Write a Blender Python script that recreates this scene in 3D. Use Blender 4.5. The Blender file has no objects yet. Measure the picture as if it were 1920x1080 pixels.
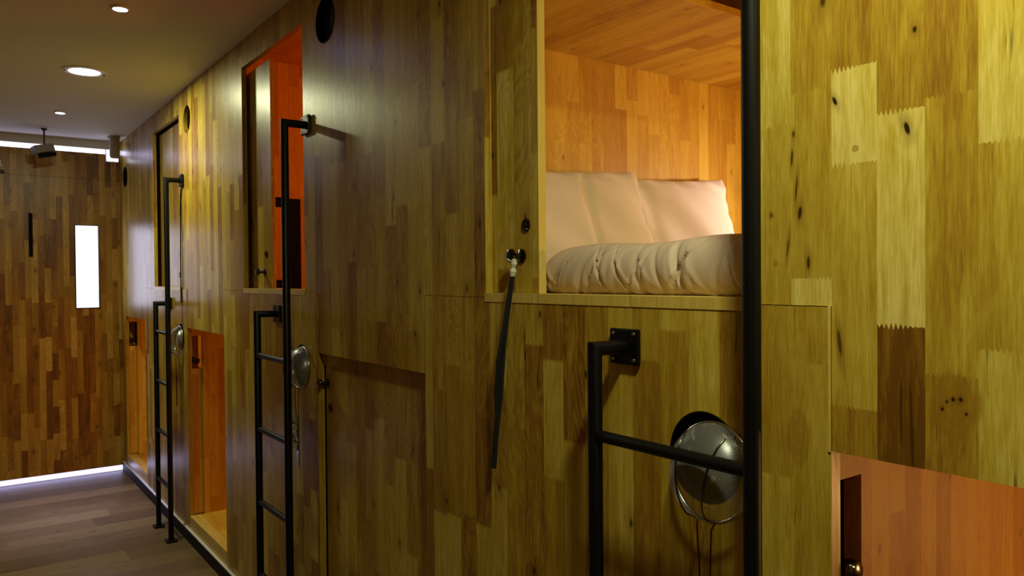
import bpy, bmesh, math, random
from mathutils import Vector, Matrix
random.seed(4)
SC = bpy.context.scene
COL = SC.collection
PI = math.pi

# ------------------------------------------------------------------ camera
F = 1438.0
Yv = Vector((-1050, 10, -F)).normalized()
Xv = Vector((1970, 36, -F)); Xv = (Xv - Yv * Xv.dot(Yv)).normalized()
Zv = Xv.cross(Yv)
cam_d = bpy.data.cameras.new('camera'); cam = bpy.data.objects.new('camera', cam_d); COL.objects.link(cam)
cam_d.sensor_width = 36; cam_d.lens = 36 * F / 1920; cam_d.clip_start = 0.02
R3 = Matrix((Xv, Yv, Zv))                      # rows: world axes in camera space
cam.matrix_world = Matrix.Translation((-1.1, 0, 1.5)) @ R3.to_4x4()
SC.camera = cam
SC.view_settings.view_transform = 'Standard'; SC.view_settings.look = 'None'
SC.view_settings.exposure = 0.22; SC.view_settings.gamma = 1.0; SC.view_settings.use_curve_mapping = False
# ------------------------------------------------------------------ world
W = bpy.data.worlds.new('world'); SC.world = W; W.use_nodes = True
W.node_tree.nodes['Background'].inputs[0].default_value = (0.02, 0.016, 0.012, 1)
W.node_tree.nodes['Background'].inputs[1].default_value = 0.05

CEIL = 2.61; FLR = -0.02
def area(name, loc, size, power, color, rot=(0, 0, 0), shape='DISK', size_y=None, spread=PI):
    l = bpy.data.lights.new(name, 'AREA'); l.shape = shape; l.size = size
    if size_y: l.size_y = size_y
    l.energy = power; l.color = color; l.spread = spread
    o = bpy.data.objects.new(name, l); COL.objects.link(o); o.location = loc; o.rotation_euler = rot
    return o
BIG = (0.96, 1.0, 0.58); SMALL = (0.50, 0.50, 1.0)
area('downlight_beam', (-0.52, 4.60, CEIL - 0.012), 0.15, 15, BIG)
area('downlight_beam', (-0.52, 0.30, CEIL - 0.012), 0.15, 17, BIG)
area('spotlight_beam', (-0.533, 3.456, CEIL - 0.012), 0.05, 0.3, SMALL, spread=0.5)
area('spotlight_beam', (-0.512, 5.80, CEIL - 0.012), 0.05, 4.0, SMALL, spread=0.75)
# pod interior lamps
def aim(a, b): return (Vector(b) - Vector(a)).to_track_quat('-Z', 'Y').to_euler()
POD_LAMPS = [((1.43, 1.48, 1.80), (1.05, 1.85, 1.64), 0.05, 2.0, (1.0, 0.87, 0.82)),       # reading light by the pillows
             ((1.43, 0.55, 1.72), (0.75, 1.9, 1.98), 0.16, 7.0, (1.0, 0.58, 0.10)),
             ((1.43, 2.55, 2.05), (0.3, 3.7, 1.9), 0.16, 7.0, (1.0, 0.25, 0.02)),
             ((1.43, -0.45, 0.72), (0.5, 0.667, 0.9), 0.16, 6.5, (1.0, 0.54, 0.18)),
             ((1.43, 3.40, 0.70), (0.3, 4.70, 0.7), 0.16, 4.0, (1.0, 0.30, 0.03)),
             ((1.43, 5.40, 0.70), (0.3, 6.66, 0.7), 0.16, 5.5, (1.0, 0.42, 0.05))]
for p_, q_, s_, e_, c_ in POD_LAMPS: area('pod_lamp', p_, s_, e_, c_, aim(p_, q_))

# ------------------------------------------------------------------ node helpers
class NT:
    def __init__(s, name):
        s.m = bpy.data.materials.new(name); s.m.use_nodes = True; s.t = s.m.node_tree
        for n in list(s.t.nodes): s.t.nodes.remove(n)
        s.out = s.t.nodes.new('ShaderNodeOutputMaterial')
    def n(s, typ, **kw):
        nd = s.t.nodes.new('ShaderNode' + typ)
        for k, v in kw.items(): setattr(nd, k, v)
        return nd
    def l(s, a, b): s.t.links.new(a, b)
    def setin(s, sock, v):
        if hasattr(v, 'is_linked') or hasattr(v, 'links'): s.l(v, sock)
        else: sock.default_value = v
    def math(s, op, a, b=0.0, c=None, clamp=False):
        nd = s.n('Math', operation=op, use_clamp=clamp)
        s.setin(nd.inputs[0], a); s.setin(nd.inputs[1], b)
        if c is not None: s.setin(nd.inputs[2], c)
        return nd.outputs[0]
    def comb(s, x, y, z):
        nd = s.n('CombineXYZ')
        for i, v in enumerate((x, y, z)): s.setin(nd.inputs[i], v)
        return nd.outputs[0]
    def noise(s, vec, scale=1.0, detail=3.0, rough=0.55, dist=0.0):
        nd = s.n('TexNoise'); s.l(vec, nd.inputs['Vector'])
        nd.inputs['Scale'].default_value = scale; nd.inputs['Detail'].default_value = detail
        nd.inputs['Roughness'].default_value = rough; nd.inputs['Distortion'].default_value = dist
        return nd.outputs['Fac']
    def white(s, vec):
        nd = s.n('TexWhiteNoise', noise_dimensions='3D'); s.l(vec, nd.inputs['Vector'])
        return nd.outputs['Value'], nd.outputs['Color']
    def ramp(s, fac, stops, interp='LINEAR'):
        nd = s.n('ValToRGB'); s.l(fac, nd.inputs[0]); cr = nd.color_ramp; cr.interpolation = interp
        while len(cr.elements) > 1: cr.elements.remove(cr.elements[0])
        cr.elements[0].position = stops[0][0]; cr.elements[0].color = (*stops[0][1], 1)
        for p, c in stops[1:]:
            e = cr.elements.new(p); e.color = (*c, 1)
        return nd.outputs[0]
    def step(s, v, lo, hi):
        nd = s.n('MapRange', interpolation_type='SMOOTHSTEP')
        s.setin(nd.inputs[0], v); nd.inputs[1].default_value = lo; nd.inputs[2].default_value = hi
        return nd.outputs[0]
    def mixc(s, f, a, b, mode='MIX'):
        nd = s.n('Mix', data_type='RGBA', blend_type=mode)
        s.setin(nd.inputs[0], f); s.setin(nd.inputs[6], a if hasattr(a, 'links') else (*a, 1)); s.setin(nd.inputs[7], b if hasattr(b, 'links') else (*b, 1))
        return nd.outputs[2]
    def mixf(s, f, a, b):
        nd = s.n('Mix', data_type='FLOAT'); s.setin(nd.inputs[0], f); s.setin(nd.inputs[2], a); s.setin(nd.inputs[3], b)
        return nd.outputs[0]
    def bsdf(s, color, rough=0.5, metal=0.0, **kw):
        b = s.n('BsdfPrincipled'); s.setin(b.inputs['Base Color'], color if hasattr(color, 'links') else (*color, 1))
        s.setin(b.inputs['Roughness'], rough); b.inputs['Metallic'].default_value = metal
        for k, v in kw.items(): s.setin(b.inputs[k], v)
        s.l(b.outputs[0], s.out.inputs[0]); return b

def wood(name, stops, w=0.072, L=0.42, zigzag=True, horiz='v', seed=0.0, rough=0.34, contrast=1.0, knots=1.0, spec=0.5, edge=0.35, spots=()):
    t = NT(name)
    tc = t.n('TexCoord').outputs['Object']; sp = t.n('SeparateXYZ'); t.l(tc, sp.inputs[0]); X, Y, Z = sp.outputs
    ge = t.n('NewGeometry'); sn = t.n('SeparateXYZ'); t.l(ge.outputs['True Normal'], sn.inputs[0])
    ax = t.math('GREATER_THAN', t.math('ABSOLUTE', sn.outputs[0]), 0.6)
    az = t.math('GREATER_THAN', t.math('ABSOLUTE', sn.outputs[2]), 0.6)
    if horiz == 'v':
        u = t.mixf(ax, X, Y); v = t.mixf(az, Z, Y)
    else:
        u = t.mixf(ax, X, Y); u = t.mixf(az, u, Y); v = t.mixf(az, Z, X)
    u = t.math('ADD', u, 20.0 + seed)
    uu = t.math('DIVIDE', u, w); col = t.math('FLOOR', uu); fu = t.math('FRACT', uu)
    r1, rc = t.white(t.comb(col, 3.3 + seed, 1.0)); src = t.n('SeparateColor'); t.l(rc, src.inputs[0])
    Lc = t.math('MULTIPLY_ADD', src.outputs[0], L * 0.9, L * 0.6)
    vv = t.math('ADD', t.math('DIVIDE', v, Lc), t.math('MULTIPLY', src.outputs[1], 37.0))
    if zigzag:
        zz = t.math('MULTIPLY', t.math('PINGPONG', u, 0.0033), 2.4)
        vv = t.math('ADD', vv, t.math('DIVIDE', zz, Lc))
    row = t.math('FLOOR', vv)
    tone, idc = t.white(t.comb(col, row, 7.0 + seed)); sid = t.n('SeparateColor'); t.l(idc, sid.inputs[0])
    sd = sid.outputs[0]; sd2 = sid.outputs[1]
    at = t.n('Attribute', attribute_name='plank'); sa = t.n('SeparateColor'); t.l(at.outputs['Color'], sa.inputs[0])
    flag = t.math('GREATER_THAN', sa.outputs[2], 0.5)
    tone = t.mixf(flag, tone, sa.outputs[0]); sd = t.mixf(flag, sd, sa.outputs[1])
    sdv = t.math('MULTIPLY', sd, 91.0)
    # long streaks
    g1 = t.noise(t.comb(t.math('MULTIPLY', u, 42.0), t.math('MULTIPLY', v, 2.6), sdv), 1, 4, 0.6, 0.9)
    g2 = t.noise(t.comb(t.math('MULTIPLY', u, 330.0), t.math('MULTIPLY', v, 22.0), sdv), 1, 2, 0.6)
    g3 = t.noise(t.comb(t.math('MULTIPLY', u, 9.0), t.math('MULTIPLY', v, 2.2), sdv), 1, 2, 0.5, 0.8)
    rings = t.math('SINE', t.math('MULTIPLY', g3, 95.0))
    ringw = t.math('MULTIPLY', t.step(sd2, 0.35, 0.9), t.math('MULTIPLY_ADD', flag, -0.06, 0.09))
    bl = t.noise(t.comb(t.math('MULTIPLY', u, 16.0), t.math('MULTIPLY', v, 5.0), t.math('ADD', sdv, 5.0)), 1, 3, 0.55, 0.6)
    f = t.mixf(flag, t.math('ADD', t.math('MULTIPLY', tone, 0.78 * contrast), 0.5 - 0.39 * contrast), t.math('MULTIPLY_ADD', tone, 1.0, -0.03))
    f = t.math('ADD', f, t.math('MULTIPLY', t.math('SUBTRACT', g1, 0.5), 0.70))
    f = t.math('ADD', f, t.math('MULTIPLY', t.math('SUBTRACT', g2, 0.5), 0.55))
    f = t.math('ADD', f, t.math('MULTIPLY', t.math('SUBTRACT', bl, 0.5), 0.45))
    f = t.math('ADD', f, t.math('MULTIPLY', rings, ringw), clamp=True)
    c = t.ramp(f, stops)
    # dark mineral streaks
    dk = t.noise(t.comb(t.math('MULTIPLY', u, 75.0), t.math('MULTIPLY', v, 4.0), t.math('ADD', sdv, 11.0)), 1, 3, 0.6, 0.5)
    dk = t.math('MULTIPLY', t.step(dk, 0.68, 0.76), 0.75 * knots)
    c = t.mixc(dk, c, tuple(x * 0.28 for x in stops[0][1]))
    # knots
    vo = t.n('TexVoronoi', feature='F1', voronoi_dimensions='2D'); vo.inputs['Randomness'].default_value = 1.0
    wob = t.math('MULTIPLY', t.math('SUBTRACT', bl, 0.5), 0.06)
    t.l(t.comb(t.math('ADD', t.math('MULTIPLY', u, 7.0), wob), t.math('MULTIPLY', v, 3.6), 0.0), vo.inputs['Vector'])
    vo.inputs['Scale'].default_value = 1.0
    vs = t.n('SeparateColor'); t.l(vo.outputs['Color'], vs.inputs[0])
    pick = t.math('GREATER_THAN', vs.outputs[0], 0.62)
    kd = t.math('SUBTRACT', 1.0, t.step(vo.outputs['Distance'], 0.012, 0.05))
    halo = t.math('SUBTRACT', 1.0, t.step(vo.outputs['Distance'], 0.03, 0.20))
    c = t.mixc(t.math('MULTIPLY', t.math('MULTIPLY', halo, pick), 0.35 * knots), c, stops[0][1])
    c = t.mixc(t.math('MULTIPLY', t.math('MULTIPLY', kd, pick), 0.85 * knots), c, tuple(x * 0.15 for x in stops[0][1]))
    # individual knots: (y, z, half width, half height, slant, strength)
    for ky, kz, ra, rb, sl, st in spots:
        dy = t.math('DIVIDE', t.math('ADD', t.math('SUBTRACT', Y, ky), t.math('MULTIPLY', t.math('SUBTRACT', Z, kz), sl)), ra); dz = t.math('DIVIDE', t.math('SUBTRACT', Z, kz), rb)
        dd = t.math('SQRT', t.math('ADD', t.math('MULTIPLY', dy, dy), t.math('MULTIPLY', dz, dz)))
        dd = t.math('ADD', dd, t.math('MULTIPLY', t.math('SUBTRACT', g1, 0.5), 1.0))
        if st > 0.5:
            c = t.mixc(t.math('MULTIPLY', t.math('SUBTRACT', 1.0, t.step(dd, 0.8, 3.2)), 0.40), c, stops[0][1])
            c = t.mixc(t.math('MULTIPLY', t.math('SUBTRACT', 1.0, t.step(dd, 0.55, 1.1)), st), c, (0.012, 0.004, 0.001))
        else:
            ri = t.math('MULTIPLY_ADD', t.math('SINE', t.math('MULTIPLY', dd, 16.0)), 0.18, 0.82)
            c = t.mixc(t.math('MULTIPLY', t.math('MULTIPLY', t.math('SUBTRACT', 1.0, t.step(dd, 0.80, 1.15)), ri), st * 1.9), c, stops[1][1])
    # strip seams
    e1 = t.math('SUBTRACT', 0.5, t.math('ABSOLUTE', t.math('SUBTRACT', fu, 0.5)))
    seam = t.math('MULTIPLY', t.math('SUBTRACT', 1.0, t.step(e1, 0.004, 0.016)), t.math('SUBTRACT', edge, t.math('MULTIPLY', flag, edge)))
    c = t.mixc(seam, c, tuple(x * 0.5 for x in stops[0][1]))
    bp = t.n('Bump'); bp.inputs['Strength'].default_value = 0.12; bp.inputs['Distance'].default_value = 0.002
    t.l(t.math('ADD', g2, g1), bp.inputs['Height'])
    ro = t.math('ADD', t.math('MULTIPLY', g2, 0.12), rough - 0.06)
    b = t.bsdf(c, ro); b.inputs['Specular IOR Level'].default_value = spec
    t.l(bp.outputs[0], b.inputs['Normal'])
    return t.m

WS = [(0.0, (0.15, 0.060, 0.006)), (0.25, (0.30, 0.145, 0.014)), (0.5, (0.43, 0.268, 0.024)), (0.75, (0.56, 0.400, 0.055)), (1.0, (0.74, 0.58, 0.17))]
SPOTS = [(0.487, 1.321, 0.034, 0.046, 0, 0.42), (0.503, 1.314, .0022, .003, 0, .95), (0.497, 1.325, .002, .003, 0, .9), (0.489, 1.329, .0028, .0035, 0, .95), (0.479, 1.330, .0028, .0035, 0, .95), (0.472, 1.311, .0022, .003, 0, .9),
 (0.551, 1.708, .0045, .011, -0.25, .97), (0.661, 1.767, .0040, .009, -0.4, .97), (0.540, 1.845, .004, .006, 0, .9), (0.655, 1.398, .0035, .022, -0.12, .75),
 (0.736, 1.690, .0022, .016, 0.05, .85), (0.733, 1.728, .0025, .006, 0, .8), (0.722, 1.600, .0035, .011, 0.1, .9), (0.775, 1.600, .003, .004, 0, .7), (0.707, 1.520, .003, .011, 0, .85), (0.744, 1.545, .002, .018, 0.1, .7), (0.728, 1.64, .0018, .02, 0.1, .7),
 (0.767, 1.520, .005, .006, 0, .4), (0.628, 1.690, .006, .006, 0, .4), (0.725, 1.24, .020, .045, 0, .3), (0.56, 1.30, .002, .06, 0, .6), (0.545, 1.28, .003, .08, -0.03, .55),
 (1.478, 1.885, .0035, .03, 0, .8), (1.480, 1.83, .003, .02, 0, .6), (1.455, 1.36, .003, .018, 0, .85), (1.452, 1.315, .003, .015, 0, .85), (1.405, 1.26, .0015, .016, 0, .8), (1.645, 1.64, .004, .012, 0, .9), (2.12, 1.75, .004, .014, 0, .8), (2.13, 1.70, .004, .022, 0, .7)]
M_WOOD = wood('oak_strip_panel', WS, contrast=0.72, spots=SPOTS, spec=0.40)
M_END = wood('oak_strip_end_wall', [(p, (r * .84, g * .60, b * .45)) for p, (r, g, b) in WS], w=0.042, L=0.33, seed=3.0, zigzag=False, contrast=1.0)
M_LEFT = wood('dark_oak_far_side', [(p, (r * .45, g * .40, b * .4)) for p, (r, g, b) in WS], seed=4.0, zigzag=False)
M_POD = wood('oak_strip_pod_interior', [(0, (0.42, 0.17, 0.010)), (0.5, (0.60, 0.33, 0.025)), (1, (0.78, 0.50, 0.055))], w=0.055, L=0.5, seed=7.0, zigzag=False, contrast=0.8, knots=0.6, rough=0.5, spec=0.35)
M_DOOR = wood('oak_strip_door', WS, seed=1.37, contrast=0.75, spots=())
M_SILL = wood('oak_sill', [(0, (0.50, 0.30, 0.05)), (0.5, (0.66, 0.46, 0.10)), (1, (0.80, 0.62, 0.20))], w=0.3, L=1.5, seed=5.0, zigzag=False, contrast=0.3, knots=0.5)
M_FLOOR = wood('laminate_floor', [(0, (0.085, 0.048, 0.017)), (0.5, (0.16, 0.10, 0.036)), (1, (0.25, 0.17, 0.065))], w=0.19, L=1.1, seed=2.0, zigzag=False, horiz='h', contrast=0.8, knots=1.0, rough=0.42, edge=0.6)

def simple(name, color, rough=0.5, metal=0.0, noise=0.0, scale=40, **kw):
    t = NT(name)
    if noise:
        tc = t.n('TexCoord').outputs['Object']; f = t.noise(tc, scale, 4)
        c = t.mixc(f, tuple(x * (1 - noise) for x in color), tuple(min(1, x * (1 + noise)) for x in color))
    else: c = color
    t.bsdf(c, rough, metal, **kw); return t.m
def emis(name, color, s):
    t = NT(name); e = t.n('Emission'); e.inputs[0].default_value = (*color, 1); e.inputs[1].default_value = s
    t.l(e.outputs[0], t.out.inputs[0]); return t.m
M_CEIL = simple('ceiling_paint', (0.76, 0.76, 0.60), 0.75, noise=0.04, scale=6)
M_WHITE = simple('white_plaster', (0.50, 0.45, 0.36), 0.8, noise=0.04, scale=5)
M_BLACK = simple('black_powder_coat', (0.0025, 0.0025, 0.003), 0.42, noise=0.3, scale=300, **{'Specular IOR Level': 0.25})
M_BLACKM = simple('matt_black', (0.002, 0.002, 0.002), 0.7, **{'Specular IOR Level': 0.15})
M_DARKMETAL = simple('dark_chrome', (0.10, 0.085, 0.07), 0.16, 1.0)
M_STEEL = simple('stainless_steel', (0.55, 0.55, 0.56), 0.22, 1.0)
M_CLOTH = simple('cream_cotton', (0.76, 0.66, 0.54), 0.85, noise=0.04, scale=60)
M_CLOTH2 = simple('beige_duvet_cotton', (0.62, 0.47, 0.37), 0.62, noise=0.05, scale=40)
M_SHEET = simple('dark_sheet', (0.10, 0.06, 0.04), 0.9)
M_KICK = simple('black_kickboard', (0.004, 0.004, 0.004), 0.6, **{'Specular IOR Level': 0.2})
M_EDGE = simple('white_edge_strip', (0.75, 0.72, 0.72), 0.4)
M_BEIGE = simple('beige_plastic', (0.42, 0.36, 0.27), 0.5)
M_GREY = simple('grey_plastic', (0.30, 0.29, 0.25), 0.5)
M_TRIM = simple('white_lamp_ring', (0.8, 0.82, 0.78), 0.4)
M_PAPER = simple('crumpled_paper', (0.55, 0.48, 0.36), 0.8, noise=0.2, scale=90)
M_WEB = simple('black_webbing', (0.006, 0.006, 0.007), 0.8, noise=0.3, scale=500)
M_CLEAR = simple('clear_plastic_wrap', (0.7, 0.68, 0.6), 0.15, noise=0.4, scale=120)
E_BIG = emis('big_lamp_glow', (1.0, 1.0, 0.88), 9)
E_SMALL = emis('small_lamp_glow', (0.50, 0.52, 1.0), 110)
E_STRIP = emis('led_strip_glow', (0.70, 0.72, 1.0), 2.6)
E_STRIPB = emis('led_strip_floor_glow', (0.62, 0.60, 1.0), 1.4)
E_WIN = emis('frosted_window_glow', (0.93, 0.92, 1.0), 1.35)
E_EXIT = emis('emergency_lamp_glow', (0.85, 0.87, 1.0), 2.5)

def mesh_mat():
    t = NT('woven_wire_mesh')
    tc = t.n('TexCoord').outputs['Object']; sp = t.n('SeparateXYZ'); t.l(tc, sp.inputs[0])
    a = t.math('GREATER_THAN', t.math('FRACT', t.math('MULTIPLY', t.math('ADD', sp.outputs[1], sp.outputs[2]), 520.0)), 0.72)
    b = t.math('GREATER_THAN', t.math('FRACT', t.math('MULTIPLY', t.math('SUBTRACT', sp.outputs[1], sp.outputs[2]), 520.0)), 0.72)
    k = t.math('MAXIMUM', a, b)
    fz = t.noise(tc, 30, 3, 0.5, 1.2); k = t.math('MAXIMUM', t.math('MULTIPLY', k, 0.62), t.math('MULTIPLY', t.step(fz, 0.60, 0.70), 0.8))
    p = t.bsdf((0.55, 0.56, 0.58), 0.34, 0.55)
    tr = t.n('BsdfTransparent'); mx = t.n('MixShader'); t.l(k, mx.inputs[0]); t.l(tr.outputs[0], mx.inputs[1]); t.l(p.outputs[0], mx.inputs[2])
    t.l(mx.outputs[0], t.out.inputs[0]); return t.m
M_MESH = mesh_mat()

# ------------------------------------------------------------------ geometry helpers
def link(name, bm, mat, parent=None, smooth=False, kind=None, bevel=0.0):
    if bevel:
        bmesh.ops.bevel(bm, geom=bm.edges[:], offset=bevel, segments=2, affect='EDGES', profile=0.6)
    bmesh.ops.recalc_face_normals(bm, faces=bm.faces[:])
    me = bpy.data.meshes.new(name); bm.to_mesh(me); bm.free()
    for p in me.polygons: p.use_smooth = smooth
    o = bpy.data.objects.new(name, me); me.materials.append(mat); COL.objects.link(o)
    if parent:
        o.parent = parent
        o.matrix_parent_inverse = Matrix.Translation(-abs_loc(parent))
    if kind: o['kind'] = kind
    if smooth:
        try: me.set_sharp_from_angle(angle=math.radians(50))
        except Exception: pass
    return o
def abs_loc(o):
    v = Vector(o.location)
    return v      # things sit at world level, parts at the origin of the world frame
def box(bm, a, b):
    x0, y0, z0 = a; x1, y1, z1 = b
    v = [bm.verts.new(p) for p in ((x0, y0, z0), (x1, y0, z0), (x1, y1, z0), (x0, y1, z0), (x0, y0, z1), (x1, y0, z1), (x1, y1, z1), (x0, y1, z1))]
    for f in ((0, 3, 2, 1), (4, 5, 6, 7), (0, 1, 5, 4), (1, 2, 6, 5), (2, 3, 7, 6), (3, 0, 4, 7)): bm.faces.new([v[i] for i in f])
    return bm
def B(a, b): return box(bmesh.new(), a, b)
def frame_of(d):
    d = d.normalized(); up = Vector((0, 0, 1)) if abs(d.z) < 0.9 else Vector((0, 1, 0))
    a = d.cross(up).normalized(); return a, a.cross(d).normalized()
def tube(bm, pts, r, seg=20, cap=True, radii=None, flat=1.0):
    pts = [Vector(p) for p in pts]; rings = []
    a = b = None
    for i, p in enumerate(pts):
        if i == 0: d = pts[1] - p
        elif i == len(pts) - 1: d = p - pts[i - 1]
        else: d = (pts[i + 1] - p).normalized() + (p - pts[i - 1]).normalized()
        d.normalize()
        if a is None: a, b = frame_of(d)
        else:
            a = (a - d * a.dot(d)).normalized(); b = a.cross(d).normalized()
        k = 1.0
        if 0 < i < len(pts) - 1:
            c = max(0.3, d.dot((p - pts[i - 1]).normalized())); k = 1 / c
        rr = radii[i] if radii else r
        bend = None
        if k > 1.02:
            bend = ((pts[i + 1] - p).normalized() - (p - pts[i - 1]).normalized()).normalized()
        ring = []
        for j in range(seg):
            t = 2 * PI * j / seg
            off = a * math.cos(t) * rr + b * math.sin(t) * rr * flat
            if bend: off += bend * off.dot(bend) * (k - 1)
            ring.append(bm.verts.new(p + off))
        rings.append(ring)
    for i in range(len(rings) - 1):
        for j in range(seg):
            bm.faces.new((rings[i][j], rings[i][(j + 1) % seg], rings[i + 1][(j + 1) % seg], rings[i + 1][j]))
    if cap:
        bm.faces.new(rings[0]); bm.faces.new(list(reversed(rings[-1])))
    return bm
def T(pts, r, **k): return tube(bmesh.new(), pts, r, **k)
def lathe(bm, origin, axis, prof, seg=32):
    """prof: list of (distance along axis, radius)"""
    o = Vector(origin); ax = Vector(axis).normalized(); a, b = frame_of(ax); rings = []
    for d, r in prof:
        if r < 1e-5: rings.append([bm.verts.new(o + ax * d)])
        else: rings.append([bm.verts.new(o + ax * d + (a * math.cos(2 * PI * j / seg) + b * math.sin(2 * PI * j / seg)) * r) for j in range(seg)])
    for i in range(len(rings) - 1):
        A, Bq = rings[i], rings[i + 1]
        for j in range(seg):
            k = (j + 1) % seg
            if len(A) == 1 and len(Bq) == 1: continue
            if len(A) == 1: bm.faces.new((A[0], Bq[j], Bq[k]))
            elif len(Bq) == 1: bm.faces.new((A[j], A[k], Bq[0]))
            else: bm.faces.new((A[j], A[k], Bq[k], Bq[j]))
    return bm
def LA(*a, **k): return lathe(bmesh.new(), *a, **k)
def thing(name, label, cat, loc, group=None):
    o = bpy.data.objects.new(name, None); o.empty_display_size = 0.05; COL.objects.link(o); o.location = loc
    o['label'] = label; o['category'] = cat
    if group: o['group'] = group
    return o
def tag(o, label, cat, group=None):
    o['label'] = label; o['category'] = cat
    if group: o['group'] = group
    return o
def struct(name, bm, mat, **k): return link(name, bm, mat, kind='structure', **k)

# ------------------------------------------------------------------ the pod wall
def zig(y): 
    p = 0.0066; f = (y / p) % 1.0
    return 0.012 * abs(f - 0.5) * 2 - 0.006
def plank_wall(name, y0, y1, z0, z1, x0, x1, rects=(), circs=(), planks=(), mat=None):
    """slab in the plane of the pod fronts; rects (ya,yb,za,zb) and circs (cy,cz,r) are cut through it;
    planks = list of (ya, yb, [(z_top, z_bottom, tone)...]) laid as single boards in the front face"""
    ys = {y0, y1}; zs = {z0, z1}; cells_p = []
    for r in rects: ys |= {max(y0, r[0]), min(y1, r[1])}; zs |= {max(z0, r[2]), min(z1, r[3])}
    for cy, cz, r in circs: ys |= {cy - r * 1.3, cy + r * 1.3}; zs |= {cz - r * 1.3, cz + r * 1.3}
    if planks:
        py0 = min(p[0] for p in planks); py1 = max(p[1] for p in planks); ys |= {max(y0, py0), min(y1, py1)}
    ys = sorted(y for y in ys if y0 - 1e-6 <= y <= y1 + 1e-6); zs = sorted(z for z in zs if z0 - 1e-6 <= z <= z1 + 1e-6)
    bm = bmesh.new(); lay = bm.faces.layers.float_color.new('plank'); vd = {}
    def V(y, z, x): 
        k = (round(y, 5), round(z, 5), x)
        if k not in vd: vd[k] = bm.verts.new((x, y, z))
        return vd[k]
    edges = {}
    def poly(pts, front=True):
        if front: bm.faces.new([V(y, z, x0) for y, z in pts])
        bm.faces.new([V(y, z, x1) for y, z in reversed(pts)])
        for i in range(len(pts)):
            a = tuple(round(q, 5) for q in pts[i]); b = tuple(round(q, 5) for q in pts[(i + 1) % len(pts)])
            if (b, a) in edges: del edges[(b, a)]
            else: edges[(a, b)] = 1
    for i in range(len(ys) - 1):
        for j in range(len(zs) - 1):
            a, b, c, d = ys[i], ys[i + 1], zs[j], zs[j + 1]
            if b - a < 1e-5 or d - c < 1e-5: continue
            my, mz = (a + b) / 2, (c + d) / 2
            if any(r[0] < my < r[1] and r[2] < mz < r[3] for r in rects): continue
            if any(abs(my - q[0]) < q[2] * 1.3 and abs(mz - q[1]) < q[2] * 1.3 for q in circs): continue
            infront = not (planks and py0 - 1e-5 <= a and b <= py1 + 1e-5)
            poly([(a, c), (b, c), (b, d), (a, d)], front=infront)
    for cy, cz, r in circs:
        n = 48; s = r * 1.3; xt = min(s, CEIL - cz) if cz > 2 else s
        def sq(t):
            cx, sx = math.cos(t), math.sin(t); k = s / max(abs(cx), abs(sx)); return (cy + cx * k, cz + min(sx * k, xt))
        for k in range(n):
            t0 = 2 * PI * k / n; t1 = 2 * PI * (k + 1) / n
            poly([(cy + r * math.cos(t0), cz + r * math.sin(t0)), (cy + r * math.cos(t1), cz + r * math.sin(t1)), sq(t1), sq(t0)][::-1])
    for (a, b) in edges:
        try: bm.faces.new((V(*a, x0), V(*a, x1), V(*b, x1), V(*b, x0)))
        except ValueError: pass
    for (pa, pb, segs) in planks:
        pa, pb = max(pa, y0), min(pb, y1)
        if pb - pa < 1e-4: continue
        for (zt, zb, tone) in segs:
            ztc, zbc = min(zt, z1), max(zb, z0)
            if ztc - zbc < 0.003: continue
            n = max(2, int((pb - pa) / 0.0033)) 
            yy = [pa + (pb - pa) * q / n for q in range(n + 1)]
            top = [(y, ztc if zt >= z1 - 1e-4 else ztc + zig(y)) for y in yy]
            bot = [(y, zbc if zb <= z0 + 1e-4 else zbc + zig(y)) for y in reversed(yy)]
            f = bm.faces.new([bm.verts.new((x0, y, z)) for y, z in top + bot])
            f[lay] = (tone, random.random(), 1.0, 1.0)
    me = bpy.data.meshes.new(name)
    bmesh.ops.recalc_face_normals(bm, faces=bm.faces[:])
    for f in bm.faces:
        if len(f.verts) < 5: f[lay] = (0, 0, 0, 1)
    for f in bm.faces:                                   # board faces look into the corridor
        if f[lay][2] > 0.5 and f.normal.x > 0: f.normal_flip()
    bm.to_mesh(me); bm.free(); me.materials.append(mat or M_WOOD)
    o = bpy.data.objects.new(name, me); COL.objects.link(o); o['kind'] = 'structure'
    return o

SK = 0.022                                       # thickness of the front skin
UP = [(0.831, 1.620), (2.861, 3.625), (4.850, 5.580)]
UZ0, UZ1 = 1.452, 2.485
LOW = [(-0.13, 0.667), (1.930, 2.735), (3.955, 4.705), (5.900, 6.670)]
LZ1, LZ0 = 1.226, 0.130
PANEL_Z0 = 0.055
nearp = [
 (0.790, 0.831, [(3, 1.95, .62), (1.95, 1.48, .7), (1.48, 0, .5)]),
 (0.738, 0.790, [(3, 1.745, .80), (1.745, 1.452, .64)]),
 (0.667, 0.738, [(3, 1.792, .50), (1.792, 1.495, .62), (1.495, 1.2, .86)]),
 (0.595, 0.667, [(3, 1.813, .42), (1.813, 1.668, .90), (1.668, 1.298, .66), (1.298, 1.0, .36)]),
 (0.526, 0.595, [(3, 1.735, .44), (1.735, 1.425, .93), (1.425, 1.0, .04)]),
 (0.457, 0.526, [(3, 1.745, .40), (1.745, 1.36, .52), (1.36, 1.0, .38)]),
 (0.385, 0.457, [(3, 1.672, .82), (1.672, 1.40, .66), (1.40, 1.0, .78)]),
 (0.313, 0.385, [(3, 1.6, .62), (1.6, 1.0, .74)]),
 (0.241, 0.313, [(3, 1.7, .72), (1.7, 1.0, .55)]),
 (0.169, 0.241, [(3, 1.5, .5), (1.5, 1.0, .8)])]
holesU = [(2.635, 2.435, 0.082), (4.655, 2.425, 0.080), (6.59, 2.31, 0.078)]
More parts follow.
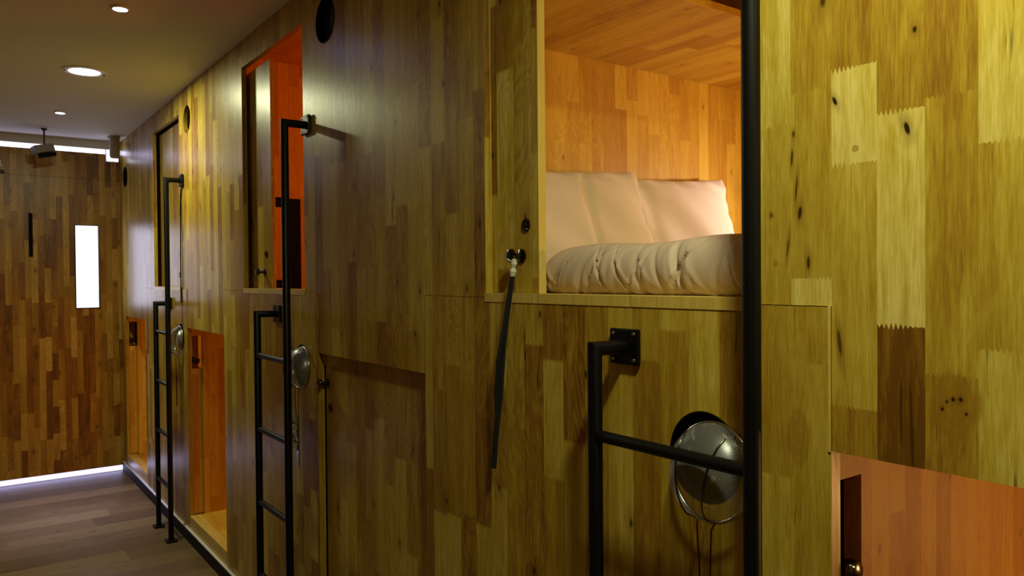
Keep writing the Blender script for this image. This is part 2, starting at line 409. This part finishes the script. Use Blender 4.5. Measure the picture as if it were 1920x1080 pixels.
plank_wall('wall_right', 0.667, 6.82, UZ0, CEIL, 0, SK, rects=[(a, b, UZ0 - 1, UZ1) for a, b in UP], circs=holesU, planks=[p for p in nearp if p[0] > 0.66])
# header panels above the low doors, between the shoulder panels
plank_wall('wall_right', -1.9, 0.667, LZ1, CEIL, 0, SK, planks=[p for p in nearp if p[0] < 0.66])
for a, b in LOW[1:]: plank_wall('wall_right', a, b, LZ1, UZ0, 0, SK)
# shoulder panels under every upper opening, a hair proud of the skin, with a round vent cut in each
lowholes = [(0.915, 1.172, 0.083), (2.895, 1.165, 0.083), (4.855, 1.165, 0.080)]
lowp = [(0.733, 0.831, [(3, 1.17, .52), (1.17, 0, .70)]), (0.667, 0.733, [(3, 1.36, .56), (1.36, 0.0, .60)])]
shoulders = [(0.667, 1.930), (2.735, 3.955), (4.705, 5.900), (6.670, 6.82)]
for i, (a, b) in enumerate(shoulders):
    plank_wall('wall_right', a, b, PANEL_Z0, UZ0 - 0.0015, -0.0025, SK, circs=[lowholes[i]] if i < 3 else [], planks=lowp if i == 0 else ())
for a, b in LOW: struct('trim_1', B((-0.001, a, PANEL_Z0), (0.055, b, LZ0)), M_SILL)
# panel joint's lit edge painted as pale wood; sills of the upper openings
struct('trim_2', B((-0.0045, 0.667, LZ1), (-0.001, 0.6715, UZ0)), M_SILL)
for i, (a, b) in enumerate(UP):
    struct('trim_3', B((-0.004, a, UZ0 - 0.012), (0.07, b, UZ0 + 0.010)), M_SILL)
struct('baseboard_right', B((-0.012, -1.9, FLR), (SK, 6.82, PANEL_Z0 - 0.006)), M_KICK)
struct('trim_4', B((-0.014, -1.9, PANEL_Z0 - 0.006), (SK, 6.82, PANEL_Z0)), M_EDGE)

# ------------------------------------------------------------------ corridor shell
struct('floor', B((-1.62, -1.9, FLR - 0.06), (0.0, 6.9, FLR)), M_FLOOR)
struct('ceiling', B((-1.62, -1.9, CEIL), (1.6, 6.9, CEIL + 0.06)), M_CEIL)
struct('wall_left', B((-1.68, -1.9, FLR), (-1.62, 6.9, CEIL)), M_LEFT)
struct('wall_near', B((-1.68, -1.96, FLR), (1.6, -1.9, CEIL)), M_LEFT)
EY = 6.82; STOP, SBOT = 2.545, 2.508
wx0, wx1, wz0, wz1 = -0.320, -0.163, 1.295, 1.937
bm = bmesh.new()
def endw(bm, xs, zs):
    box(bm, (xs[0], EY, zs[0]), (xs[1], EY + 0.05, zs[1]))
zb = FLR + 0.045
endw(bm, (-1.62, wx0), (zb, SBOT)); endw(bm, (wx1, 0.0), (zb, SBOT)); endw(bm, (wx0, wx1), (zb, wz0)); endw(bm, (wx0, wx1), (wz1, SBOT))
struct('wall_end', bm, M_END)
struct('trim_5', B((-1.62, EY - 0.01, STOP), (0.0, EY + 0.08, CEIL)), M_CEIL)
struct('wall_back', B((-1.62, EY + 0.10, FLR), (0.0, EY + 0.14, CEIL)), M_WHITE)
w = struct('window_1', B((wx0, EY + 0.02, wz0), (wx1, EY + 0.03, wz1)), E_WIN)
bm = bmesh.new(); q = 0.007
box(bm, (wx0 - q, EY - 0.004, wz0 - q), (wx0, EY + 0.02, wz1 + q)); box(bm, (wx1, EY - 0.004, wz0 - q), (wx1 + q, EY + 0.02, wz1 + q))
box(bm, (wx0, EY - 0.004, wz0 - q), (wx1, EY + 0.02, wz0)); box(bm, (wx0, EY - 0.004, wz1), (wx1, EY + 0.02, wz1 + q))
link('window_frame', bm, M_DARKMETAL, parent=w)
s = link('light_strip', B((-1.60, EY + 0.015, SBOT), (-0.004, EY + 0.03, STOP)), E_STRIP)
tag(s, 'thin bluish white light strip running along the top of the end wall', 'light')
s = link('light_strip', B((-1.60, EY + 0.015, FLR + 0.002), (-0.004, EY + 0.03, zb)), E_STRIPB)
tag(s, 'thin bluish white light strip glowing at floor level under the end wall', 'light')
area('strip_wash', (-0.8, EY + 0.0, FLR + 0.022), 1.55, 0.25, (0.55, 0.52, 1.0), (-PI / 2, 0, 0), 'RECTANGLE', 0.03)
area('strip_wash', (-0.8, EY + 0.0, 2.526), 1.55, 0.5, (0.55, 0.52, 1.0), (-PI / 2, 0, 0), 'RECTANGLE', 0.03)
area('window_wash', ((wx0 + wx1) / 2, EY + 0.01, (wz0 + wz1) / 2), wx1 - wx0, 1.3, (0.75, 0.74, 1.0), (-PI / 2, 0, 0), 'RECTANGLE', wz1 - wz0)
# header rail and pull slot of the end wall
struct('trim_6', B((-1.62, EY - 0.006, 2.305), (-0.05, EY, 2.317)), M_END)
h = link('door_pull', B((-0.628, EY - 0.006, 1.69), (-0.602, EY, 2.02)), M_BLACKM, bevel=0.002)
tag(h, 'narrow dark vertical pull slot set in the end wall left of the lit window', 'handle')

# ------------------------------------------------------------------ pod interiors
PX = 1.47
def pod(ya, yb, z0, z1, xs, floor_mat=M_POD, end_from=None):
    struct('wall_partition', B((end_from or xs, yb, z0), (PX + .03, yb + 0.03, z1)), M_POD)
    struct('wall_pod_back', B((PX, ya, z0), (PX + 0.03, yb, z1)), M_POD)
    struct('floor_pod', B((xs, ya, z0 - 0.03), (PX, yb, z0)), floor_mat)
    struct('ceiling_pod', B((xs, ya, z1), (PX, yb, z1 + 0.02)), M_POD)
struct('light_leak_block', B((SK + .0005, 2.7355, PANEL_Z0), (0.0825, 2.765, 1.178)), M_KICK)  # black filler added to stop pod light leaking past the closed door
for p_, q_, s_, e_, c_ in POD_LAMPS:       # housings added out of view so the pod lights have a fixture
    d_ = (Vector(q_) - Vector(p_)).normalized(); bm = LA(Vector(p_) - d_ * 0.002, -d_, [(0, 0), (0, s_ * .55), (0.012, s_ * .55), (0.02, s_ * .4), (0.02, 0)], seg=28)
    tube(bm, [Vector(p_) - d_ * 0.015, (PX - 0.001, p_[1] - 0.02, p_[2])], 0.008, seg=10)
    struct('added_lamp_housing', bm, M_TRIM)
# upper pods
pod(0.0, 1.95, 1.40, 2.585, 0.066)
pod(2.0, 3.78, 1.40, 2.585, 0.066)
pod(3.83, 5.80, 1.40, 2.585, 0.066)
# overhead storage shelf over the pillows
sh = link('overhead_shelf', B((0.07, 1.392, 2.24), (PX - 0.001, 1.949, 2.262)), M_POD, bevel=0.002)
tag(sh, 'plain wooden shelf over the pillows in the nearest upper pod', 'shelf')
# lower pods: the end wall is flush with the far jamb of the doorway
for i, (a, b) in enumerate(LOW):
    pod(b - 1.93, b, LZ0, LZ1 + 0.02, 0.055, end_from=0.083)
    struct('trim_7', B((SK, b, 1.178), (0.083, b + 0.03, LZ1 + 0.02)), M_POD)

# ------------------------------------------------------------------ sliding doors
def knob(parent, x, y, z, r=0.014):
    bm = LA((x, y, z), (-1, 0, 0), [(0, 0), (0, r * 1.25), (0.003, r * 1.25), (0.005, r * 0.9), (0.008, r * 0.45), (0.022, r * 0.45), (0.026, r * 0.95), (0.031, r * 1.25), (0.037, r * 1.15), (0.040, r * 0.7), (0.041, 0)])
    o = link('knob', bm, M_DARKMETAL, parent=parent, smooth=True)
def lock(parent, x, y, z, r=0.0135):
    bm = LA((x, y, z), (-1, 0, 0), [(0, 0), (0, r * 1.2), (0.003, r * 1.2), (0.0045, r), (0.002, r * 0.8), (0.0015, r * .5), (0.004, r * .42), (0.004, 0)])
    o = link('lock', bm, M_DARKMETAL, parent=parent, smooth=True)
def sliding(label, y0, y1, z0, z1, x, th, kn=None, lk=None):
    o = thing('sliding_door', label, 'door', (x, (y0 + y1) / 2, z0))
    link('door_panel', B((x, y0, z0), (x + th, y1, z1)), M_DOOR, parent=o, bevel=0.0012)
    if th < 0.03 and kn is not None:
        pass
    if kn: knob(o, x, *kn)
    if lk: lock(o, x, *lk)
    return o
d = sliding('wooden sliding door slid open in the nearest upper pod, with the black strap on its knob', 1.430, 2.22, UZ0 + 0.0105, UZ1 + 0.03, 0.0235, 0.020, (1.497, 1.553), (1.478, 1.627))
link('edge_strip', B((0.0225, 1.4285, UZ0 + 0.0105), (0.0445, 1.430, UZ1 + 0.03)), M_SILL, parent=d)
sliding('greyish wooden sliding door half open at the middle upper pod, dark frame on its left', 3.357, 4.15, UZ0 + 0.0105, UZ1 - 0.012, 0.042, 0.018, (3.455, 1.536), (3.43, 1.615))
sliding('closed wooden sliding door of the farthest upper pod, behind the farthest ladder', 4.835, 5.568, UZ0 + 0.0105, UZ1 - 0.01, 0.042, 0.018, None, (5.04, 1.537))
sliding('closed wooden sliding door of the lower pod, right of the middle ladder', 1.905, 2.722, LZ0 + 0.001, LZ1 - 0.003, 0.0235, 0.020, (2.705, 1.116), (2.680, 1.026))
open_l = ['slid into its slot at the nearest lower pod, bottom right corner', None, 'slid into its slot at the lower pod between middle and farthest ladders', 'slid into its slot at the lower pod next to the end wall']
for i, (a, b) in enumerate(LOW):
    if open_l[i] is None: continue
    o = thing('sliding_door', 'wooden pocket door ' + open_l[i], 'door', (0.03, b + 0.4, LZ0))
    bm = bmesh.new()                               # leading edge with a deep finger notch near its top
    box(bm, (0.026, b + 0.014, LZ0 + 0.001), (0.0825, b + 0.76, 0.985)); box(bm, (0.026, b + 0.10, 0.985), (0.0825, b + 0.76, 1.176))
    link('door_panel', bm, M_POD, parent=o)
    bm = LA((0.048, b + 0.10, 1.03), (0, -1, 0), [(0, 0), (0, 0.020), (0.004, 0.020), (0.006, 0.008), (0.085, 0.008), (0.092, 0.016), (0.104, 0.019), (0.114, 0.015), (0.118, 0)])
    link('knob', bm, M_DARKMETAL, parent=o, smooth=True)

# ------------------------------------------------------------------ ladders
LX = -0.09; RR = 0.0145
def ladder(label, yf, yn):
    o = thing('ladder', label, 'ladder', (LX, (yf + yn) / 2, FLR), 'black steel ladders fixed to the pod fronts')
    for y, zt in ((yf, 1.360), (yn, 2.086)):
        link('rail', T([(LX, y, FLR + 0.012), (LX, y, zt), (-0.012, y, zt)], RR, seg=24), M_BLACK, parent=o, smooth=True)
        bm = B((-0.013, y - 0.04, zt - 0.036), (-0.003, y + 0.04, zt + 0.036)); pl = link('wall_plate', bm, M_BLACK, parent=o, bevel=0.004)
        for sy in (-1, 1):
            for sz in (-1, 1):
                link('screw', LA((-0.013, y + sy * 0.029, zt + sz * 0.026), (-1, 0, 0), [(0, 0), (0, 0.0042), (0.002, 0.0034), (0.0028, 0)], seg=12), M_STEEL, parent=o, smooth=True)
        link('foot_plate', B((LX - 0.03, y - 0.032, FLR), (LX + 0.03, y + 0.032, FLR + 0.012)), M_BLACK, parent=o, bevel=0.002)
    for z in (1.192, 0.89, 0.59, 0.29):
        link('rung', T([(LX, yn, z), (LX, yf, z)], 0.0115, seg=18), M_BLACK, parent=o, smooth=True)
    return o
ladder('black steel ladder nearest the camera, in front of the bed opening', 1.112, 0.748)
ladder('black steel ladder in the middle of the row, beside the closed lower door', 3.160, 2.815)
ladder('black steel ladder farthest away, standing near the end wall', 5.105, 4.775)

# ------------------------------------------------------------------ mesh strainers over the round vents
def strainer(label, cy, cz, r, tilt, paper=False, hl=0.30):
    o = thing('strainer', label, 'strainer', (-0.01, cy, cz), 'wire mesh strainers hanging over the lower vents')
    xr = -0.012
    ring = [(xr + tilt * (-(math.sin(t))) * r - 0.006, cy + r * math.cos(t), cz + r * math.sin(t)) for t in [2 * PI * k / 56 for k in range(56)]]
    bm = bmesh.new(); rings = []
    for k in range(56):
        p = Vector(ring[k]); rad = (p - Vector((xr, cy, cz))).normalized(); rings.append([bm.verts.new(p + rad * 0.0035 * math.cos(a) + Vector((1, 0, 0)) * 0.0035 * math.sin(a)) for a in [2 * PI * j / 8 for j in range(8)]])
    for k in range(56):
        for j in range(8): bm.faces.new((rings[k][j], rings[k][(j + 1) % 8], rings[(k + 1) % 56][(j + 1) % 8], rings[(k + 1) % 56][j]))
    link('rim', bm, M_STEEL, parent=o, smooth=True)
    bm = bmesh.new(); prev = None; depth = 0.058
    def P(q, t):                                   # q 0 rim .. 1 pole
        rr = r * math.cos(q * PI / 2) ; dx = depth * math.sin(q * PI / 2)
        return Vector((xr - 0.006 - dx - tilt * math.sin(t) * rr, cy + rr * math.cos(t), cz + rr * math.sin(t)))
    rows = []
    for i in range(12): rows.append([bm.verts.new(P(i / 12, 2 * PI * j / 48)) for j in range(48)])
    for i in range(11):
        for j in range(48): bm.faces.new((rows[i][j], rows[i][(j + 1) % 48], rows[i + 1][(j + 1) % 48], rows[i + 1][j]))
    tip = bm.verts.new(P(1, 0))
    for j in range(48): bm.faces.new((rows[-1][j], rows[-1][(j + 1) % 48], tip))
    link('mesh_bowl', bm, M_MESH, parent=o, smooth=True)
    # two carrying wires over the bowl, merging into the handle
    for s in (-1, 1):
        pts = []
        for k in range(13):
            z = cz + r * 0.80 - (r * 1.78) * k / 12; yoff = s * r * (0.50 - 0.28 * k / 12)
            rr2 = (z - cz) ** 2 + yoff ** 2; q = math.sqrt(max(0.0, 1 - min(1, rr2 / r ** 2)))
            pts.append((xr - 0.010 - depth * q - tilt * (z - cz), cy + yoff, z))
        zb = cz - r; xb = xr - 0.012 + tilt * r
        pts.append((xb - 0.004, cy + s * 0.016, zb - 0.01)); pts.append((xb - 0.002, cy + s * 0.011, zb - hl * 0.35)); pts.append((xb, cy + s * 0.009, zb - hl))
        link('wire', T(pts, 0.0016, seg=8), M_DARKMETAL, parent=o, smooth=True)
    zb = cz - r; xb = xr - 0.012 + tilt * r
    link('handle', B((xb - 0.003, cy - 0.010, zb - hl), (xb + 0.001, cy + 0.010, zb - hl * 0.35)), M_STEEL, parent=o, bevel=0.001)
    if paper:
        bm = bmesh.new(); g = []
        for i in range(9):
            row = []
            for j in range(5):
                t = i / 8; wv = 0.024 * (1 - 0.5 * abs(t - 0.35))
                row.append(bm.verts.new((xb - 0.012 - 0.010 * math.sin(i * 1.7 + j), cy + 0.022 + (j / 4 - 0.5) * 2 * wv + 0.006 * math.sin(i * 2.1) - 0.012 * t, zb - 0.095 - 0.145 * t)))
            g.append(row)
        for i in range(8):
            for j in range(4): bm.faces.new((g[i][j], g[i][j + 1], g[i + 1][j + 1], g[i + 1][j]))
        bmesh.ops.solidify(bm, geom=bm.faces[:], thickness=0.001)
        p = link('paper_tag', bm, M_PAPER, parent=o); p['label'] = 'crumpled pale paper tag on the handle'
strainer('round wire mesh strainer hung over the vent beside the nearest ladder', 0.888, 1.153, 0.086, -0.12)
strainer('wire mesh strainer with a crumpled paper on its handle, behind the middle ladder', 2.868, 1.160, 0.080, -0.10, paper=True)
strainer('small pale wire mesh strainer behind the farthest ladder', 4.845, 1.145, 0.085, -0.10)
# black cups painting in the darkness inside every round hole
for n, (cy, cz, r) in enumerate(holesU + lowholes):
    if n == 1: prof = [(SK, r), (SK, r + 0.004), (0.030, r + 0.004), (0.030, 0), (0.0285, 0), (0.0285, r), (SK, r)]
    else: prof = [(-0.0035, r - 0.0006), (-0.0035, r - 0.003), (0.019, r - 0.003), (0.019, 0), (0.0225, 0), (0.0225, r - 0.0006), (-0.0035, r - 0.0006)]
    bm = LA((0, cy, cz), (1, 0, 0), prof, seg=48)
    o = link('vent_dark_cup', bm, M_BLACKM, smooth=True)
    tag(o, ['black round vent high on the wall between the nearest and middle upper openings', 'round vent high on the wall between the middle and farthest upper openings', 'thin black round vent high on the pod wall beside the end wall',
            'large black round vent behind the nearest strainer', 'black round vent behind the middle strainer', 'black round vent behind the farthest strainer'][n], 'vent', 'round vents cut in the pod fronts')

# ------------------------------------------------------------------ strap on the near door knob
st = thing('strap', 'long black webbing strap hanging from the knob of the nearest open door', 'strap', (-0.03, 1.497, 1.553))
def ribbon(bm, pts, ws, th=0.003):
    rows = []
    for (p, w_) in zip(pts, ws):
        x, y, z = p
        rows.append([bm.verts.new((x - th, y - w_, z)), bm.verts.new((x - th, y + w_, z)), bm.verts.new((x + th, y + w_, z)), bm.verts.new((x + th, y - w_, z))])
    for i in range(len(rows) - 1):
        for j in range(4): bm.faces.new((rows[i][j], rows[i][(j + 1) % 4], rows[i + 1][(j + 1) % 4], rows[i + 1][j]))
    bm.faces.new(rows[0]); bm.faces.new(rows[-1][::-1]); return bm
pts = [(-0.034, 1.457, 1.505), (-0.034, 1.467, 1.47), (-0.036, 1.480, 1.41), (-0.038, 1.492, 1.34), (-0.036, 1.505, 1.27), (-0.032, 1.515, 1.215), (-0.03, 1.530, 1.16), (-0.028, 1.543, 1.10), (-0.026, 1.552, 1.05), (-0.026, 1.557, 1.03)]
link('webbing', ribbon(bmesh.new(), pts, [.005, .007, .0075, .0085, .0095, .008, .008, .007, .0085, .009]), M_WEB, parent=st, smooth=False)
pts2 = [(-0.032, 1.464, 1.50), (-0.040, 1.480, 1.40), (-0.046, 1.504, 1.30), (-0.04, 1.522, 1.22), (-0.034, 1.527, 1.16), (-0.030, 1.545, 1.08)]
link('webbing', ribbon(bmesh.new(), pts2, [.004, .005, .005, .004, .005, .005], 0.002), M_WEB, parent=st)
bm = LA((-0.034, 1.449, 1.545), (0.0, 0.22, -1), [(0, 0), (0.002, 0.005), (0.012, 0.0075), (0.022, 0.005), (0.030, 0.0085), (0.042, 0.006), (0.048, 0)], seg=9)
link('clasp', bm, M_CLEAR, parent=st)
link('loop', T([(-0.020, 1.497, 1.545), (-0.026, 1.478, 1.540), (-0.034, 1.452, 1.540)], 0.0022, seg=8), M_CLEAR, parent=st, smooth=True)

# cable from the farthest ladder's upper plate
c = link('cable', T([(-0.005, 4.80, 2.04), (-0.005, 4.806, 2.0), (-0.005, 4.815, 1.9), (-0.005, 4.822, 1.7), (-0.005, 4.828, 1.5), (-0.005, 4.83, 1.37)], 0.003, seg=8), M_BLACKM, smooth=True)
tag(c, 'thin dark cable hanging down from the upper plate of the farthest ladder', 'cable')

# ------------------------------------------------------------------ bedding
def sgn_pow(v, p): return math.copysign(abs(v) ** p, v)
def pillow(label, center, w, h, th, tilt, yaw, roll=0.0, seed=0):
    rnd = random.Random(seed); N = 44; Mh = 34; bm = bmesh.new(); fr = []; bk = []
    ph = [rnd.random() * 6.28 for _ in range(12)]
    mat = Matrix.Translation(center) @ Matrix.Rotation(yaw, 4, 'Z') @ Matrix.Rotation(tilt, 4, 'X') @ Matrix.Rotation(roll, 4, 'Y')
    for side in (0, 1):
        g = []
        for j in range(Mh + 1):
            row = []
            for i in range(N + 1):
                a = 2 * i / N - 1; b = 2 * j / Mh - 1
                pinch = 1 - 0.055 * (1 - abs(a) ** 2) * abs(b) ** 3; pinch2 = 1 - 0.07 * (1 - abs(b) ** 2) * abs(a) ** 3
                x = a * w / 2 * pinch2; z = b * h / 2 * pinch
                e = max(0.0, (1 - abs(a) ** 2.6)) ** 0.55 * max(0.0, (1 - abs(b) ** 2.6)) ** 0.55
                cr = 0
                r_edge = (abs(a) ** 4 + abs(b) ** 4) * 0.5
                cr += 0.010 * r_edge * math.sin(a * 17 + ph[0] + b * 5) + 0.008 * r_edge * math.sin(b * 19 + a * 7 + ph[1])
                cr += 0.006 * math.sin(a * 5 + ph[2] + 3 * b) * e + 0.004 * math.sin(9 * (a + 0.6 * b) + ph[3]) * e
                dd = (a - 0.12 - 0.10 * b * b) ; cr -= 0.010 * math.exp(-(dd / 0.035) ** 2) * (1 if b < 0.85 else 0.3) * (seed % 2) 
                e2 = 0.5 * math.exp(-((a + 0.62) / .10) ** 2) * (1 - seed % 2); cr -= 0.020 * e2 * max(0, 1 - abs(b - .1))
                y = (th * e + cr * (e > 0.02)) if side == 0 else -th * 0.75 * e
                row.append(bm.verts.new(mat @ Vector((x, -y, z))))
            g.append(row)
        for j in range(Mh):
            for i in range(N): bm.faces.new((g[j][i], g[j][i + 1], g[j + 1][i + 1], g[j + 1][i]))
    bmesh.ops.remove_doubles(bm, verts=bm.verts[:], dist=0.0008)
    o = link('pillow', bm, M_CLOTH, smooth=True); o.modifiers.new('s', 'SUBSURF').render_levels = 1; o.modifiers['s'].levels = 1
    tag(o, label, 'pillow', 'pillows on the bed of the nearest upper pod')
pillow('left pillow on the bed, cream, nearer the open door', (0.425, 1.775, 1.655), 0.63, 0.385, 0.062, -math.radians(20), -math.radians(6), -math.radians(3), seed=1)
pillow('right pillow on the bed, brighter cream, beside the back wall of the pod', (0.985, 1.835, 1.660), 0.56, 0.40, 0.060, -math.radians(14), -math.radians(3), -math.radians(3), seed=2)
o = link('mattress', B((0.075, 0.05, 1.401), (PX - 0.01, 1.93, 1.452)), M_SHEET, bevel=0.006)
tag(o, 'thin dark mattress under the beige duvet in the nearest upper pod', 'mattress')
# duvet: folded, puffy, full of creases that fan out along its front
def duvet():
    x0, x1, y0, y1 = 0.045, 1.30, 0.15, 1.525; zb, zt = 1.4535, 1.578
    bm = bmesh.new(); rnd = random.Random(5)
    cre = [(rnd.uniform(0.2, 1.5), rnd.uniform(-0.5, 0.6), rnd.uniform(0.003, 0.010), rnd.uniform(0.003, 0.009)) for _ in range(95)]
    NY, NA = 340, 34; rows = []
    for i in range(NY + 1):
        y = y0 + (y1 - y0) * i / NY; row = []
        endt = max(0.0, (y - (y1 - 0.16)) / 0.16); endt = min(1, endt)
        hh = (zt - zb) * (1 - 0.75 * endt ** 2.6) - 0.012 * max(0, (y - 1.15) / 0.4)
        hh += 0.004 * math.sin(y * 9 + 1) + 0.003 * math.sin(y * 21)
        inset = 0.07 * endt ** 3
        prof = []
        for k in range(NA + 1):                     # front profile from bottom edge, round the bulge, onto the top
            t = k / NA; a = -PI / 2 + t * PI
            px = x0 + inset + 0.055 - 0.055 * math.cos(a) ** 0.8 if abs(math.cos(a)) > 1e-6 else x0 + inset + 0.055
            pz = zb + hh / 2 + hh / 2 * math.sin(a)
            s = math.sin(t * PI)
            dsp = 0
            for cy, sl, wd, am in cre:
                d_ = (y - cy - sl * 0.13 * (t - 0.5) * 2 - 0.02 * math.sin(t * 4)) / wd
                if abs(d_) < 3: dsp += am * math.exp(-d_ * d_) * (-1 if am > 0.006 else 0.8)
            px -= dsp * -1 * s if False else 0
            px += max(-0.008, min(0.012, -dsp * 0.75)) * s
            prof.append((px, pz))
        for px, pz in prof: row.append(bm.verts.new((px, y, pz)))
        for q in range(1, 12):
            f = q / 11; xx = x0 + inset + 0.055 + (x1 - inset - x0 - 0.11) * f
            row.append(bm.verts.new((xx, y, zb + hh - 0.006 * (1 - math.cos(f * 2 * PI)) * 0.5 + 0.004 * math.sin(xx * 14 + y * 11) - (0.02 * f))))
        row.append(bm.verts.new((x1 - inset, y, zb + hh * 0.4))); row.append(bm.verts.new((x1 - inset - 0.02, y, zb)))
        rows.append(row)
    n = len(rows[0])
    for i in range(NY):
        for k in range(n): bm.faces.new((rows[i][k], rows[i][(k + 1) % n], rows[i + 1][(k + 1) % n], rows[i + 1][k]))
    bm.faces.new(rows[0]); bm.faces.new(rows[-1][::-1])
    o = link('duvet', bm, M_CLOTH2, smooth=True)
    tag(o, 'beige creased duvet folded flat along the front edge of the nearest bed', 'duvet')
duvet()

# ------------------------------------------------------------------ black metal frame in the middle upper pod
o = thing('television', 'black flat screen on brackets seen edge-on inside the middle upper pod', 'television', (0.2, 3.6, 1.46))
link('screen', B((0.178, 3.56, 1.400), (0.252, 3.60, 1.885)), M_BLACKM, parent=o, bevel=0.003)
link('bracket', B((0.130, 3.57, 1.845), (0.178, 3.60, 1.890)), M_BLACKM, parent=o)
link('bracket', B((0.130, 3.57, 1.462), (0.178, 3.60, 1.500)), M_BLACKM, parent=o)

# ------------------------------------------------------------------ ceiling fittings
def downlight(x, y, r, big, label):
    o = thing('downlight', label, 'light', (x, y, CEIL), None)
    link('ring', LA((x, y, CEIL), (0, 0, -1), [(-0.002, r * 0.70), (0.006, r * 0.70), (0.009, r * 0.80), (0.006, r * 0.97), (0.0, r), (-0.002, r)], seg=40), M_TRIM, parent=o, smooth=True)
    link('lens', LA((x, y, CEIL), (0, 0, -1), [(0.001, 0), (0.001, r * 0.70), (0.003, r * 0.70), (0.004, 0)], seg=40), E_BIG if big else E_SMALL, parent=o)
    if big:
        for s in (-1, 1):
            link('clip', B((x + s * r * .84 - 0.006, y - 0.004, CEIL - 0.012), (x + s * r * .84 + 0.006, y + 0.004, CEIL - 0.007)), M_DARKMETAL, parent=o)
downlight(-0.52, 4.60, 0.108, True, 'large round white ceiling downlight between the two small ones')
downlight(-0.533, 3.456, 0.036, False, 'small round bluish ceiling spotlight nearest the camera, at the top edge')
downlight(-0.512, 5.80, 0.036, False, 'small round bluish ceiling spotlight nearest the end wall')
downlight(-0.52, 0.30, 0.108, True, 'large round white ceiling downlight above the nearest pods')

o = thing('projector', 'small grey box camera hanging on a thin rod from the ceiling before the end wall', 'camera', (-0.52, 6.60, CEIL))
o.name = 'ceiling_camera'
link('rod', T([(-0.545, 6.5, CEIL), (-0.545, 6.5, 2.49)], 0.006, seg=10), M_DARKMETAL, parent=o, smooth=True)
link('ceiling_rose', LA((-0.545, 6.5, CEIL), (0, 0, -1), [(0, 0), (0, 0.024), (0.012, 0.016), (0.014, 0)], seg=20), M_DARKMETAL, parent=o, smooth=True)
bm = B((-0.065, -0.05, -0.028), (0.065, 0.05, 0.028)); bmesh.ops.transform(bm, matrix=Matrix.Translation((-0.555, 6.5, 2.462)) @ Matrix.Rotation(math.radians(-14), 4, 'Y') @ Matrix.Rotation(0.2, 4, 'Z'), verts=bm.verts[:])
link('housing', bm, M_GREY, parent=o, bevel=0.006)
bm = B((-0.05, -0.04, -0.022), (0.06, 0.04, 0.0)); bmesh.ops.transform(bm, matrix=Matrix.Translation((-0.535, 6.5, 2.430)) @ Matrix.Rotation(math.radians(-14), 4, 'Y'), verts=bm.verts[:])
link('underside', bm, M_BLACKM, parent=o)

o = thing('emergency_lamp', 'beige cylinder with a bright square lamp behind it, in the corner under the ceiling', 'lamp', (-0.08, 6.5, CEIL))
link('cylinder', LA((-0.078, 6.55, CEIL - 0.001), (0, 0, -1), [(0, 0), (0, 0.036), (0.15, 0.036), (0.165, 0.028), (0.168, 0)], seg=28), M_BEIGE, parent=o, smooth=True)
link('mount', B((-0.118, 6.54, CEIL - 0.012), (-0.040, 6.62, CEIL - 0.0005)), M_BEIGE, parent=o, bevel=0.002)
link('lamp_lens', B((-0.122, 6.62, 2.430), (-0.042, 6.64, 2.515)), E_EXIT, parent=o, bevel=0.002)
link('lamp_housing', B((-0.124, 6.64, 2.425), (-0.038, 6.69, 2.520)), M_BEIGE, parent=o, bevel=0.002)
link('stem', B((-0.085, 6.64, 2.52), (-0.075, 6.66, CEIL - 0.001)), M_BEIGE, parent=o)

o = thing('wall_sensor', 'small white box with a dark bracket on the end wall at the left edge', 'sensor', (-0.81, EY, 2.33))
link('housing', B((-0.86, EY - 0.06, 2.345), (-0.795, EY - 0.0005, 2.40)), M_TRIM, parent=o, bevel=0.006)
link('bracket', T([(-0.86, EY - 0.03, 2.325), (-0.775, EY - 0.03, 2.318)], 0.012, seg=12), M_DARKMETAL, parent=o, smooth=True)
link('bracket', B((-0.84, EY - 0.03, 2.318), (-0.82, EY - 0.0005, 2.346)), M_DARKMETAL, parent=o)
